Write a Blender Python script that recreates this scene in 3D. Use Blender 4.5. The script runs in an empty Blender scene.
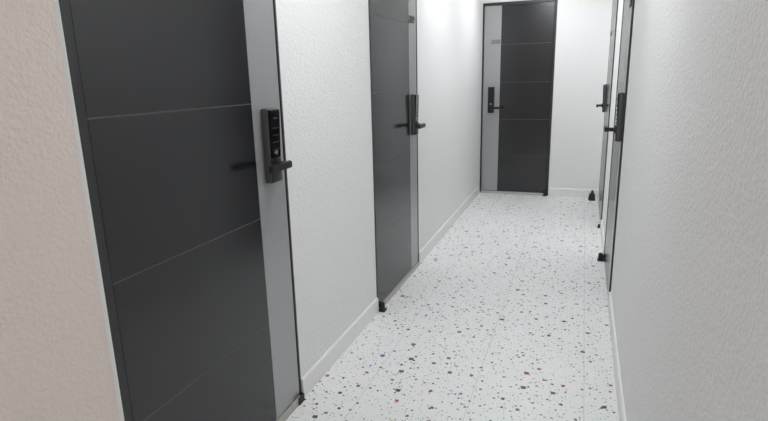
import bpy, bmesh, math, random
from mathutils import Vector, Matrix

scene = bpy.context.scene
COL = scene.collection

# ------------------------------------------------------------------ sizes of the place (metres)
XL, XR = -1.064, 0.219            # faces of the two long walls
XLE = -1.090                      # the long wall drifts out this far by the end wall
YB, YE = -2.2, 6.22               # wall behind, end wall
ZC = 2.42                         # ceiling
CAM_H = 1.3303

# ------------------------------------------------------------------ materials
def new_mat(name):
    m = bpy.data.materials.new(name); m.use_nodes = True
    nt = m.node_tree; b = nt.nodes['Principled BSDF']
    return m, nt, b

def coords(nt):
    g = nt.nodes.new('ShaderNodeNewGeometry')
    return g.outputs['Position']

def noise(nt, vec, scale, detail=3, rough=.55):
    n = nt.nodes.new('ShaderNodeTexNoise')
    n.inputs['Scale'].default_value = scale; n.inputs['Detail'].default_value = detail
    n.inputs['Roughness'].default_value = rough
    nt.links.new(vec, n.inputs['Vector']); return n

def bump(nt, height, b, strength, dist):
    bp = nt.nodes.new('ShaderNodeBump')
    bp.inputs['Strength'].default_value = strength; bp.inputs['Distance'].default_value = dist
    nt.links.new(height, bp.inputs['Height']); nt.links.new(bp.outputs['Normal'], b.inputs['Normal'])
    return bp

def math_node(nt, op, a, b=None, c=None):
    n = nt.nodes.new('ShaderNodeMath'); n.operation = op
    for i, v in enumerate((a, b, c)):
        if v is None: continue
        if isinstance(v, (int, float)): n.inputs[i].default_value = v
        else: nt.links.new(v, n.inputs[i])
    return n.outputs[0]

def mix_col(nt, fac, a, b):
    n = nt.nodes.new('ShaderNodeMix'); n.data_type = 'RGBA'
    for idx, v in ((0, fac), (6, a), (7, b)):
        if isinstance(v, (int, float)): n.inputs[idx].default_value = v
        elif isinstance(v, tuple): n.inputs[idx].default_value = (*v, 1)
        else: nt.links.new(v, n.inputs[idx])
    return n.outputs[2]

def wallpaper(name, col, strength=.47):
    m, nt, b = new_mat(name)
    p = coords(nt)
    n1 = noise(nt, p, 165, 4, .65); n2 = noise(nt, p, 70, 2, .5)
    v = nt.nodes.new('ShaderNodeTexVoronoi'); v.feature = 'SMOOTH_F1'
    v.inputs['Scale'].default_value = 95; v.inputs['Smoothness'].default_value = .5
    nt.links.new(p, v.inputs['Vector'])
    h = math_node(nt, 'ADD', math_node(nt, 'MULTIPLY', n1.outputs['Fac'], 1.0),
                  math_node(nt, 'ADD', math_node(nt, 'MULTIPLY', n2.outputs['Fac'], .7),
                            math_node(nt, 'MULTIPLY', v.outputs['Distance'], -.6)))
    bump(nt, h, b, strength, .006)
    b.inputs['Base Color'].default_value = (*col, 1)
    b.inputs['Roughness'].default_value = .62
    b.inputs['Specular IOR Level'].default_value = .35
    return m

def plain(name, col, rough=.5, metal=0.0, bs=0, bscale=300, spec=.5, coat=0):
    m, nt, b = new_mat(name)
    b.inputs['Base Color'].default_value = (*col, 1)
    b.inputs['Roughness'].default_value = rough; b.inputs['Metallic'].default_value = metal
    b.inputs['Specular IOR Level'].default_value = spec
    b.inputs['Coat Weight'].default_value = coat
    p = coords(nt)
    n = noise(nt, p, bscale, 3, .6)
    # faint tonal grain of the finish itself
    c = mix_col(nt, n.outputs['Fac'], tuple(x * .94 for x in col), tuple(min(1, x * 1.06) for x in col))
    nt.links.new(c, b.inputs['Base Color'])
    if bs: bump(nt, n.outputs['Fac'], b, bs, .001)
    return m

def terrazzo():
    m, nt, b = new_mat('terrazzo_vinyl')
    p = coords(nt)
    base = (.86, .865, .86)
    n = noise(nt, p, 9, 2, .5)
    col = mix_col(nt, n.outputs['Fac'], tuple(x * .97 for x in base), tuple(x * 1.03 for x in base))
    # wobble the lookup so that chips get broken, angular outlines
    wob = noise(nt, p, 130, 2, .6)
    sub = nt.nodes.new('ShaderNodeVectorMath'); sub.operation = 'SUBTRACT'
    nt.links.new(wob.outputs['Color'], sub.inputs[0]); sub.inputs[1].default_value = (.5, .5, .5)
    scl = nt.nodes.new('ShaderNodeVectorMath'); scl.operation = 'SCALE'; scl.inputs['Scale'].default_value = .009
    nt.links.new(sub.outputs[0], scl.inputs[0])
    add = nt.nodes.new('ShaderNodeVectorMath'); add.operation = 'ADD'
    nt.links.new(p, add.inputs[0]); nt.links.new(scl.outputs[0], add.inputs[1])
    def layer(col, scale, offset, prob, rmin, rmax, stops):
        mp = nt.nodes.new('ShaderNodeMapping'); mp.inputs['Location'].default_value = offset
        mp.inputs['Rotation'].default_value = (0, 0, offset[0])
        nt.links.new(add.outputs[0], mp.inputs['Vector'])
        v = nt.nodes.new('ShaderNodeTexVoronoi'); v.voronoi_dimensions = '2D'; v.distance = 'MINKOWSKI'
        v.inputs['Exponent'].default_value = 1.3
        v.inputs['Scale'].default_value = scale
        nt.links.new(mp.outputs[0], v.inputs['Vector'])
        sep = nt.nodes.new('ShaderNodeSeparateColor'); nt.links.new(v.outputs['Color'], sep.inputs[0])
        on = math_node(nt, 'LESS_THAN', sep.outputs[0], prob)
        # radius of each chip: cubed so that most are small
        rr = math_node(nt, 'POWER', sep.outputs[1], 2.2)
        rad = math_node(nt, 'MULTIPLY_ADD', rr, (rmax - rmin) * scale, rmin * scale)
        inside = math_node(nt, 'LESS_THAN', v.outputs['Distance'], rad)
        fac = math_node(nt, 'MULTIPLY', on, inside)
        ramp = nt.nodes.new('ShaderNodeValToRGB'); ramp.color_ramp.interpolation = 'CONSTANT'
        el = ramp.color_ramp.elements
        while len(el) > 1: el.remove(el[-1])
        el[0].position = 0; el[0].color = (*stops[0][1], 1)
        for pos, c in stops[1:]:
            e = el.new(pos); e.color = (*c, 1)
        nt.links.new(sep.outputs[2], ramp.inputs['Fac'])
        return mix_col(nt, fac, col, ramp.outputs['Color'])
    grey, dark, brown = (.19, .185, .18), (.06, .057, .057), (.14, .085, .065)
    red, rust, ochre, blue, pale = (.27, .035, .03), (.30, .12, .05), (.58, .38, .12), (.05, .13, .46), (.45, .46, .46)
    col = layer(col, 62, (3.1, 1.7, 0), .45, .0018, .0040, [(0, pale), (.35, grey), (.8, (.32, .27, .24))])
    col = layer(col, 28, (7.3, 4.9, 0), .55, .0036, .0080, [(0, grey), (.35, dark), (.60, brown), (.78, pale), (.88, rust), (.95, ochre)])
    col = layer(col, 10.5, (.7, 9.2, 0), .46, .0080, .0150, [(0, dark), (.34, brown), (.58, red), (.76, rust), (.86, ochre), (.93, blue)])
    # hairline joints between the tiles
    sp = nt.nodes.new('ShaderNodeSeparateXYZ'); nt.links.new(p, sp.inputs[0])
    def seam(axis, off, pitch, w):
        t = math_node(nt, 'FRACT', math_node(nt, 'MULTIPLY', math_node(nt, 'ADD', sp.outputs[axis], off), 1 / pitch))
        d = math_node(nt, 'ABSOLUTE', math_node(nt, 'SUBTRACT', t, .5))
        return math_node(nt, 'GREATER_THAN', d, .5 - w / pitch / 2)
    sx = seam(0, 10 * .4525 - .078, .4525, .0022)
    sy = seam(1, 10 * .4525 - .31, .905, .0012)
    joint = math_node(nt, 'MAXIMUM', math_node(nt, 'MULTIPLY', sx, .45), math_node(nt, 'MULTIPLY', sy, .25))
    col = mix_col(nt, joint, col, (.22, .22, .22))
    nt.links.new(col, b.inputs['Base Color'])
    b.inputs['Roughness'].default_value = .42
    b.inputs['Specular IOR Level'].default_value = .4
    bump(nt, joint, b, -.2, .001)
    return m

M = {
    'paper': wallpaper('white_embossed_wallpaper', (.875, .875, .87)),
    'beige': wallpaper('beige_embossed_wallpaper', (.84, .745, .68)),
    'ceiling': wallpaper('white_ceiling_paper', (.91, .91, .90), .25),
    'floor': terrazzo(),
    'base': plain('white_skirting', (.86, .86, .85), .4),
    'panel': plain('charcoal_door_laminate', (.0068, .0072, .0092), .20, 0, 0, 420, .74),
    'frame': plain('dark_grey_door_frame', (.03, .031, .033), .42, 0, 0, 300, .5),
    'gap': plain('black_gap_backing', (.008, .008, .008), .7),
    'strip': plain('silver_grey_door_strip', (.385, .39, .395), .30, .35, 0, 250),
    'inlay': plain('inlay_line', (.12, .12, .125), .35, .3),
    'sill': plain('cream_stone_threshold', (.42, .41, .38), .35, 0, 0, 60),
    'black': plain('satin_black_lock_metal', (.008, .008, .009), .38, 0, 0),
    'gun': plain('gunmetal_lock_case', (.09, .09, .094), .42, .3),
    'gloss': plain('black_glass_keypad', (.004, .004, .005), .08, 0, 0, 200, .5),
    'mark': plain('grey_keypad_marks', (.035, .035, .035), .5),
    'chrome': plain('satin_chrome', (.55, .56, .57), .22, 1.0),
    'numeral': plain('steel_numeral', (.20, .20, .20), .28, 1.0),
    'rubber': plain('black_rubber', (.012, .012, .012), .55),
    'lampcase': plain('white_lamp_case', (.8, .8, .8), .4),
}
def lamp_mat():
    m, nt, b = new_mat('lamp_diffuser')
    b.inputs['Base Color'].default_value = (.9, .9, .9, 1)
    b.inputs['Emission Color'].default_value = (.96, .98, 1, 1)
    b.inputs['Emission Strength'].default_value = LAMP
    return m

# ------------------------------------------------------------------ mesh helpers
def add_box(bm, lo, hi, bevel=0, seg=2, mi=0):
    vs = [bm.verts.new((x, y, z)) for x in (lo[0], hi[0]) for y in (lo[1], hi[1]) for z in (lo[2], hi[2])]
    q = [(0, 1, 3, 2), (4, 6, 7, 5), (0, 4, 5, 1), (2, 3, 7, 6), (0, 2, 6, 4), (1, 5, 7, 3)]
    fs = [bm.faces.new([vs[i] for i in f]) for f in q]
    for f in fs: f.material_index = mi
    if bevel:
        es = list({e for f in fs for e in f.edges})
        r = bmesh.ops.bevel(bm, geom=es, offset=bevel, segments=seg, affect='EDGES', profile=.5)
        for f in r['faces']: f.material_index = mi
    return fs

def add_prism(bm, pts, axis, lo, hi, bevel=0, mi=0):
    """closed outline pts (2-D in the other two axes, in order) pushed along axis from lo to hi"""
    def mk(p, t):
        c = list(p); c.insert(axis, t); return bm.verts.new(c)
    a = [mk(p, lo) for p in pts]; b = [mk(p, hi) for p in pts]
    n = len(pts); fs = [bm.faces.new(a), bm.faces.new(b[::-1])]
    for i in range(n): fs.append(bm.faces.new((a[i], b[i], b[(i + 1) % n], a[(i + 1) % n])))
    for f in fs: f.material_index = mi
    if bevel:
        bmesh.ops.bevel(bm, geom=list({e for f in fs for e in f.edges}), offset=bevel, segments=2, affect='EDGES')
    return fs

def add_cyl(bm, c0, c1, r0, r1=None, n=24, bevel=0):
    c0, c1 = Vector(c0), Vector(c1); r1 = r0 if r1 is None else r1
    d = (c1 - c0).normalized(); a = d.orthogonal().normalized(); b = d.cross(a)
    ra = [bm.verts.new(c0 + (a * math.cos(t) + b * math.sin(t)) * r0) for t in (2 * math.pi * i / n for i in range(n))]
    rb = [bm.verts.new(c1 + (a * math.cos(t) + b * math.sin(t)) * r1) for t in (2 * math.pi * i / n for i in range(n))]
    caps = [bm.faces.new(ra[::-1]), bm.faces.new(rb)]
    for i in range(n): bm.faces.new((ra[i], ra[(i + 1) % n], rb[(i + 1) % n], rb[i]))
    if bevel: bmesh.ops.bevel(bm, geom=list({e for f in caps for e in f.edges}), offset=bevel, segments=2, affect='EDGES')

def link(name, bm, mats, parent=None, xf=None, smooth=False):
    if xf: bmesh.ops.transform(bm, matrix=xf, verts=bm.verts)
    bmesh.ops.recalc_face_normals(bm, faces=bm.faces)
    me = bpy.data.meshes.new(name); bm.to_mesh(me); bm.free()
    for m in (mats if isinstance(mats, (list, tuple)) else [mats]): me.materials.append(m)
    if smooth:
        for p in me.polygons: p.use_smooth = True
        try: me.set_sharp_from_angle(angle=math.radians(35))
        except Exception: pass
    o = bpy.data.objects.new(name, me); COL.objects.link(o)
    if parent: o.parent = parent
    return o

def tag(o, label, cat=None, kind=None, group=None):
    o['label'] = label
    if cat: o['category'] = cat
    if kind: o['kind'] = kind
    if group: o['group'] = group
    return o

# ------------------------------------------------------------------ door openings (along the wall; base to 2.1 m)
H = 2.10
T = .16                                                    # wall thickness
LEFT = [(.907, 1.804), (2.729, 3.591)]
RIGHT = [(3.205, 4.062), (4.95, 5.89)]
ENDX = (-1.086, -.310)

def wall_long(name, x0, x1, openings, mats, pick, label):
    bm = bmesh.new(); y = YB - T
    for a, b in openings + [(YE + T, None)]:
        if b is None and x1 == XL:
            xe = XL + (XLE - XL) * (a - y) / (YE - y)
            add_prism(bm, [(x0, y), (x1, y), (xe, a), (x0, a)], 2, 0, ZC); break
        add_box(bm, (x0, y, 0), (x1, a, ZC), mi=pick(y, a))
        if b is None: break
        add_box(bm, (x0, a, H), (x1, b, ZC), mi=0)
        y = b
    return tag(link(name, bm, mats), label, 'wall', 'structure')

wall_long('wall_left', XL - T, XL, LEFT, [M['paper'], M['beige']], lambda y, a: 1 if a < 1.5 else 0,
          'embossed wallpapered long wall holding two charcoal doors, beige before its nearest door')
wall_long('wall_right', XR, XR + T, RIGHT, [M['paper']], lambda y, a: 0,
          'long white embossed wall with two doors seen almost edge-on')
bm = bmesh.new()
add_box(bm, (XLE, YE, H), (XR, YE + T, ZC)); add_box(bm, (ENDX[1], YE, 0), (XR, YE + T, H))
add_box(bm, (XLE, YE, 0), (ENDX[0], YE + T, H))
tag(link('wall_end', bm, M['paper']), 'bright white short wall closing the corridor beside the end door', 'wall', 'structure')
bm = bmesh.new(); add_box(bm, (XL, YB - T, 0), (XR, YB, ZC))
tag(link('wall_back', bm, M['paper']), 'white short wall at the other end of the corridor', 'wall', 'structure')
bm = bmesh.new(); add_box(bm, (XL - T, YB - T, -.1), (XR + T, YE + T, 0))
tag(link('floor', bm, M['floor']), 'white terrazzo-patterned floor tiles with dark, red and blue chips', 'floor', 'structure')
bm = bmesh.new(); add_box(bm, (XL - T, YB - T, ZC), (XR + T, YE + T, ZC + .1))
tag(link('ceiling', bm, M['ceiling']), 'plain white ceiling over the narrow corridor', 'ceiling', 'structure')

# skirting: one board per stretch of wall between doors
SK, ST = .092, .011
def skirting(name, p0, p1, n, label):
    """board from p0 to p1 (x, y on the wall face), standing out along n"""
    p0, p1, n = Vector((*p0, 0)), Vector((*p1, 0)), Vector((*n, 0))
    L = (p1 - p0).length; d = (p1 - p0).normalized()
    bm = bmesh.new()
    prof = [(0, 0), (ST, 0), (ST, SK - .006), (ST - .005, SK), (0, SK)]
    add_prism(bm, prof, 0, 0, L)                            # coordinates (along, out, up)
    xf = Matrix(((d.x, n.x, 0, p0.x), (d.y, n.y, 0, p0.y), (0, 0, 1, 0), (0, 0, 0, 1)))
    tag(link(name, bm, M['base'], None, xf), label, 'baseboard', 'structure')
skirting('baseboard_left', (XL, YB), (XL, .905), (1, 0), 'white skirting under the beige stretch of wall')
skirting('baseboard_left', (XL, 1.806), (XL, 2.727), (1, 0), 'white skirting between the two charcoal doors of the long wall')
skirting('baseboard_left', (XL, 3.593), (XLE, YE - .03), (1, 0), 'white skirting running from the second door to the end door')
skirting('baseboard_right', (XR, YB), (XR, 3.203), (-1, 0), 'white skirting along the long blank stretch of grey-white wall')
skirting('baseboard_right', (XR, 4.064), (XR, 4.908), (-1, 0), 'short white skirting between the two edge-on doors')
skirting('baseboard_right', (XR, 5.862), (XR, YE - .012), (-1, 0), 'stub of white skirting in the far corner beside the black stopper')
skirting('baseboard_end', (ENDX[1] + .002, YE), (XR, YE), (0, -1), 'white skirting on the end wall beside the end door')

# ------------------------------------------------------------------ doors
GROOVES = [.448, .853, 1.257, 1.662]
def make_door(name, hinge, u, n, w, strip, lock_in, number, label, proud=0.0, fr_h=.028, fr_l=.012, seal=False,
              zlock=(.960, 1.226, 1.024), sill=.026, hs=1.0):
    """hinge: floor point of the frame's hinge-side outer edge on the wall face; u: towards the lock; n: into the corridor"""
    root = bpy.data.objects.new(name, None); COL.objects.link(root)
    root.empty_display_size = .2
    root.location = (*hinge, 0)
    tag(root, label, 'door', 'structure')
    # local axes: a along the door from the hinge, b out of the wall, c up
    X = Matrix(((u[0], n[0], 0, 0), (u[1], n[1], 0, 0), (0, 0, 1, 0), (0, 0, 0, 1)))
    P = proud
    e = .002
    # frame: two jambs and a head as one bent profile
    bm = bmesh.new()
    out = [(e, .0), (e, H - e), (w - e, H - e), (w - e, 0), (w - fr_l, 0), (w - fr_l, H - .03), (fr_h, H - .03), (fr_h, 0)]
    a_ = [bm.verts.new((p[0], -.11, p[1])) for p in out]; b_ = [bm.verts.new((p[0], .004 + P, p[1])) for p in out]
    quads = [(0, 1, 6, 7), (1, 2, 5, 6), (2, 3, 4, 5)]
    for q in quads: bm.faces.new([a_[i] for i in q]); bm.faces.new([b_[i] for i in q])
    for i in range(8): bm.faces.new((a_[i], a_[(i + 1) % 8], b_[(i + 1) % 8], b_[i]))
    link('frame', bm, M['frame'], root, X)
    # black backing added behind the leaf to darken the gap round it
    bm = bmesh.new(); add_box(bm, (fr_h, -.09, .03), (w - fr_l, -.045, H - .031))
    link('gap_backing', bm, M['gap'], root, X)
    if seal:
        bm = bmesh.new(); add_prism(bm, [(-.008, .0002), (e - .0002, .0002), (e - .0002, .004), (-.002, .003)], 2, .0, H)
        link('sealant', bm, M['base'], root, X)
    g = .004
    l0, l1 = fr_h + g, w - fr_l - g
    ls = w - strip                                          # where the silver strip starts
    zb, zt = sill + .006, H - .034
    f = .001 + P
    # charcoal leaf with four inlaid lines
    prof = [(-.04, zb), (f, zb)]
    marks = []
    for z in GROOVES:
        prof += [(f, z - .0017), (f - .0010, z - .0013), (f - .0010, z + .0013), (f, z + .0017)]
    prof += [(f, zt), (-.04, zt)]
    bm = bmesh.new(); fs = add_prism(bm, prof, 0, l0, ls)
    for fc in fs[2:]:
        c = fc.calc_center_median()
        if any(abs(c.z - z) < .0021 for z in GROOVES): fc.material_index = 1
    link('leaf', bm, [M['panel'], M['inlay']], root, X)
    # silver strip down the lock side
    bm = bmesh.new(); add_box(bm, (ls + .0015, -.04, zb), (l1, f + .0005, zt), .0008, 1)
    o = link('side_strip', bm, M['strip'], root, X); o['label'] = 'silver grey upright strip carrying the lock'
    # threshold
    bm = bmesh.new(); add_prism(bm, [(-.1, .0), (sill * .5, 0), (sill * .5, sill * .5), (.004, sill), (-.1, sill)], 0, fr_h + .001, w - fr_l - .001)
    o = link('threshold', bm, M['sill'], root, X); o['label'] = 'pale cream threshold'
    # bottom pivot hinge: foot plate, drum and arm
    bm = bmesh.new()
    hx = fr_h + .006
    add_box(bm, (hx - .018 * hs, f + .003, .001), (hx + .026 * hs, f + .003 + .042 * hs, .001 + .011 * hs), .002 * hs)
    add_cyl(bm, (hx, f + .003 + .022 * hs, .011 * hs), (hx, f + .003 + .022 * hs, .056 * hs), .017 * hs, .014 * hs, 20, .003 * hs)
    add_prism(bm, [(hx - .012 * hs, f + .002), (hx + .038 * hs, f + .002), (hx + .014 * hs, f + .028 * hs), (hx - .010 * hs, f + .028 * hs)], 2, .030 * hs, .044 * hs, .002 * hs)
    o = link('pivot_hinge', bm, M['rubber'], root, X, True); o['label'] = 'black pivot hinge at the floor'
    if seal:
        bm = bmesh.new()
        add_prism(bm, [(w - .050, .0145), (w - .050, .019), (w - .006, .019), (w - .002, .004), (w - .012, .0045), (w - .012, .0145)], 2, .001, .034, .001)
        o = link('bumper', bm, M['rubber'], root, X, True); o['label'] = 'black rubber bumper at the foot of the frame'
    # --- digital lock
    lc = w - lock_in
    hw, d = .036, .028
    z0, z1, zl = zlock
    bm = bmesh.new(); add_box(bm, (lc - hw, f + .001, z0), (lc + hw, f + d, z1), .005, 3)
    lock = link('digital_lock', bm, M['gun'], root, X, True); lock['label'] = 'black electronic lock with keypad'
    # glossy touch face, thicker towards the top
    bm = bmesh.new()
    add_prism(bm, [(f + d - .001, z0 + .09), (f + d + .003, z0 + .092), (f + d + .010, z1 - .012), (f + d + .007, z1 - .004), (f + d - .001, z1 - .004)],
              0, lc - hw + .004, lc + hw - .004, .0012)
    link('keypad', bm, M['gloss'], lock, X, True)
    bm = bmesh.new(); add_box(bm, (lc - hw + .003, f + d - .001, z0 + .003), (lc + hw - .003, f + d + .003, z0 + .088), .0015)
    link('lower_plate', bm, M['black'], lock, X, True)
    # faint marks on the touch face: a bar at the top and rows of dots
    bm = bmesh.new()
    def face_b(z): return f + d + .003 + .007 * (z - z0 - .092) / (z1 - .012 - z0 - .092)
    for z, xs in ((z1 - .035, (-.008, 0, .008)), (z1 - .07, (-.015, 0, .015)), (z1 - .095, (-.015, 0, .015)), (z1 - .12, (-.015, 0, .015)), (z1 - .145, (-.015, 0, .015))):
        for x in xs:
            wd = .0045 if z == z1 - .035 else .0028
            add_box(bm, (lc + x - wd, face_b(z) - .001, z - .0025), (lc + x + wd, face_b(z) + .0012, z + .0025))
    o = link('keypad_marks', bm, M['mark'], lock, X); o['kind'] = 'stuff'
    # lever handle: rose, neck, flattened bar bent towards the hinge
    bm = bmesh.new()
    add_cyl(bm, (lc, f + d, zl), (lc, f + d + .012, zl), .024, .022, 28, .002)
    add_cyl(bm, (lc, f + d + .010, zl), (lc, f + d + .050, zl), .011, .011, 20)
    bar = [(lc + .016, f + d + .044), (lc + .016, f + d + .056), (lc + .008, f + d + .062), (lc - .110, f + d + .062), (lc - .124, f + d + .058),
           (lc - .126, f + d + .046), (lc - .105, f + d + .044)]
    add_prism(bm, bar, 2, zl - .0125, zl + .0125, .003)
    link('handle', bm, M['black'], lock, X, True)
    bm = bmesh.new(); add_cyl(bm, (lc, f + d + .002, zl + .042), (lc, f + d + .008, zl + .042), .009, .008, 24, .001)
    o = link('key_cylinder', bm, M['chrome'], lock, X, True); o['label'] = 'small chrome key cylinder'
    # numerals, read from the corridor
    cu = bpy.data.curves.new('door_number', 'FONT'); cu.body = number
    cu.size = .062; cu.shear = .25; cu.extrude = .003; cu.bevel_depth = .0008
    cu.align_x = 'CENTER'; cu.align_y = 'CENTER'; cu.space_character = 1.1
    cu.materials.append(M['numeral'])
    t = bpy.data.objects.new('door_number', cu); COL.objects.link(t); t.parent = root
    nv = Vector((*n, 0)); right = Vector((0, 0, 1)).cross(nv)      # text right, up, out
    c = X.to_3x3() @ Vector((w - strip / 2 - fr_l / 2 - .030, f + .005, 1.692))
    t.matrix_local = Matrix(((right.x, 0, nv.x, c.x), (right.y, 0, nv.y, c.y), (right.z, 1, nv.z, c.z), (0, 0, 0, 1)))
    t['label'] = 'slanted steel room number'
    return root

make_door('door_1', (XL, LEFT[0][0]), (0, 1), (1, 0), LEFT[0][1] - LEFT[0][0], .203, .117, '201',
          'largest charcoal door, beside the beige wall, with grey lock strip', seal=True, zlock=(.971, 1.238, 1.039))
make_door('door_2', (XL, LEFT[1][0]), (0, 1), (1, 0), LEFT[1][1] - LEFT[1][0], .177, .118, '202',
          'second grey-black door along the long white wall, narrow silver strip', fr_h=.014)
make_door('door_3', (ENDX[1], YE), (-1, 0), (0, -1), ENDX[1] - ENDX[0], .205, .114, '203',
          'charcoal door facing down the corridor on the end wall, numbered 203', fr_h=.026, fr_l=.016, zlock=(.925, 1.212, .984))
make_door('door_4', (XR, RIGHT[0][1]), (0, -1), (-1, 0), RIGHT[0][1] - RIGHT[0][0], .18, .075, '204',
          'closer of two doors seen edge-on, where the blank grey-white wall ends', proud=.006, fr_h=.010, fr_l=.014, sill=.012)
make_door('door_5', (XR, RIGHT[1][0]), (0, 1), (-1, 0), RIGHT[1][1] - RIGHT[1][0], .18, .10, '205',
          'edge-on door nearest the far corner and the black floor stopper', proud=.005, fr_h=.006, fr_l=.012, sill=.012, hs=.6)

# ------------------------------------------------------------------ black stopper on the floor by the end wall
root = bpy.data.objects.new('door_stopper', None); COL.objects.link(root)
root.location = (.150, YE - .125, 0)
tag(root, 'small black rubber door stopper on the floor at the end wall', 'door stopper')
bm = bmesh.new()
add_prism(bm, [(-.036, 0), (.036, 0), (.036, .012), (.030, .062), (.018, .082), (-.014, .082), (-.028, .062), (-.036, .012)], 1, -.034, .034, .005)
link('body', bm, M['rubber'], root, None, True)
bm = bmesh.new(); add_cyl(bm, (.002, 0, .078), (.002, 0, .112), .016, .010, 20, .003)
link('cap', bm, M['rubber'], root, None, True)

# ------------------------------------------------------------------ ceiling lamps, all out of view; two are added fill
LAMP = 15.0
M['glow'] = lamp_mat()
LAMPS = [(-.42, -.95, 'added unseen fill lamp on the ceiling behind the viewer, over the beige wall'),  # fill lamp added to brighten the near wall
         (-.42, 1.95, 'round white ceiling lamp between the first two charcoal doors'),
         (-.42, 4.1, 'added unseen fill lamp on the ceiling past the second door'),  # extra lamp added to even out the light along the corridor
         (-.42, 5.45, 'round white ceiling lamp right before the end door')]
for x, y, lab in LAMPS:
    r = bpy.data.objects.new('ceiling_lamp', None); COL.objects.link(r); r.location = (x, y, ZC)
    tag(r, lab, 'ceiling lamp', None, 'round lamps along the corridor ceiling')
    bm = bmesh.new(); add_cyl(bm, (0, 0, -.045), (0, 0, -.0005), .195, .2, 48, .004)
    link('case', bm, M['lampcase'], r, None, True)
    bm = bmesh.new(); add_cyl(bm, (0, 0, -.060), (0, 0, -.0455), .165, .18, 48, .004)
    link('diffuser', bm, M['glow'], r, None, True)

w = bpy.data.worlds.new('world'); scene.world = w; w.use_nodes = True
w.node_tree.nodes['Background'].inputs[0].default_value = (.5, .5, .5, 1)
w.node_tree.nodes['Background'].inputs[1].default_value = .2

# ------------------------------------------------------------------ camera
yaw, pitch, roll, fpx = .3531, -.2404, -.0241, 537.83
f = Vector((-math.sin(yaw) * math.cos(pitch), math.cos(yaw) * math.cos(pitch), math.sin(pitch)))
r0 = f.cross(Vector((0, 0, 1))).normalized(); u0 = r0.cross(f)
R = r0 * math.cos(roll) + u0 * math.sin(roll); U = -r0 * math.sin(roll) + u0 * math.cos(roll)
cam = bpy.data.cameras.new('camera'); co = bpy.data.objects.new('camera', cam); COL.objects.link(co)
cam.sensor_fit = 'HORIZONTAL'; cam.sensor_width = 36; cam.lens = fpx / 768 * 36; cam.clip_start = .02
co.matrix_world = Matrix(((R.x, U.x, -f.x, 0), (R.y, U.y, -f.y, 0), (R.z, U.z, -f.z, CAM_H), (0, 0, 0, 1)))
scene.camera = co

vs = scene.view_settings
vs.view_transform = 'Standard'; vs.look = 'None'; vs.gamma = 1; vs.use_curve_mapping = False
vs.exposure = 1.24
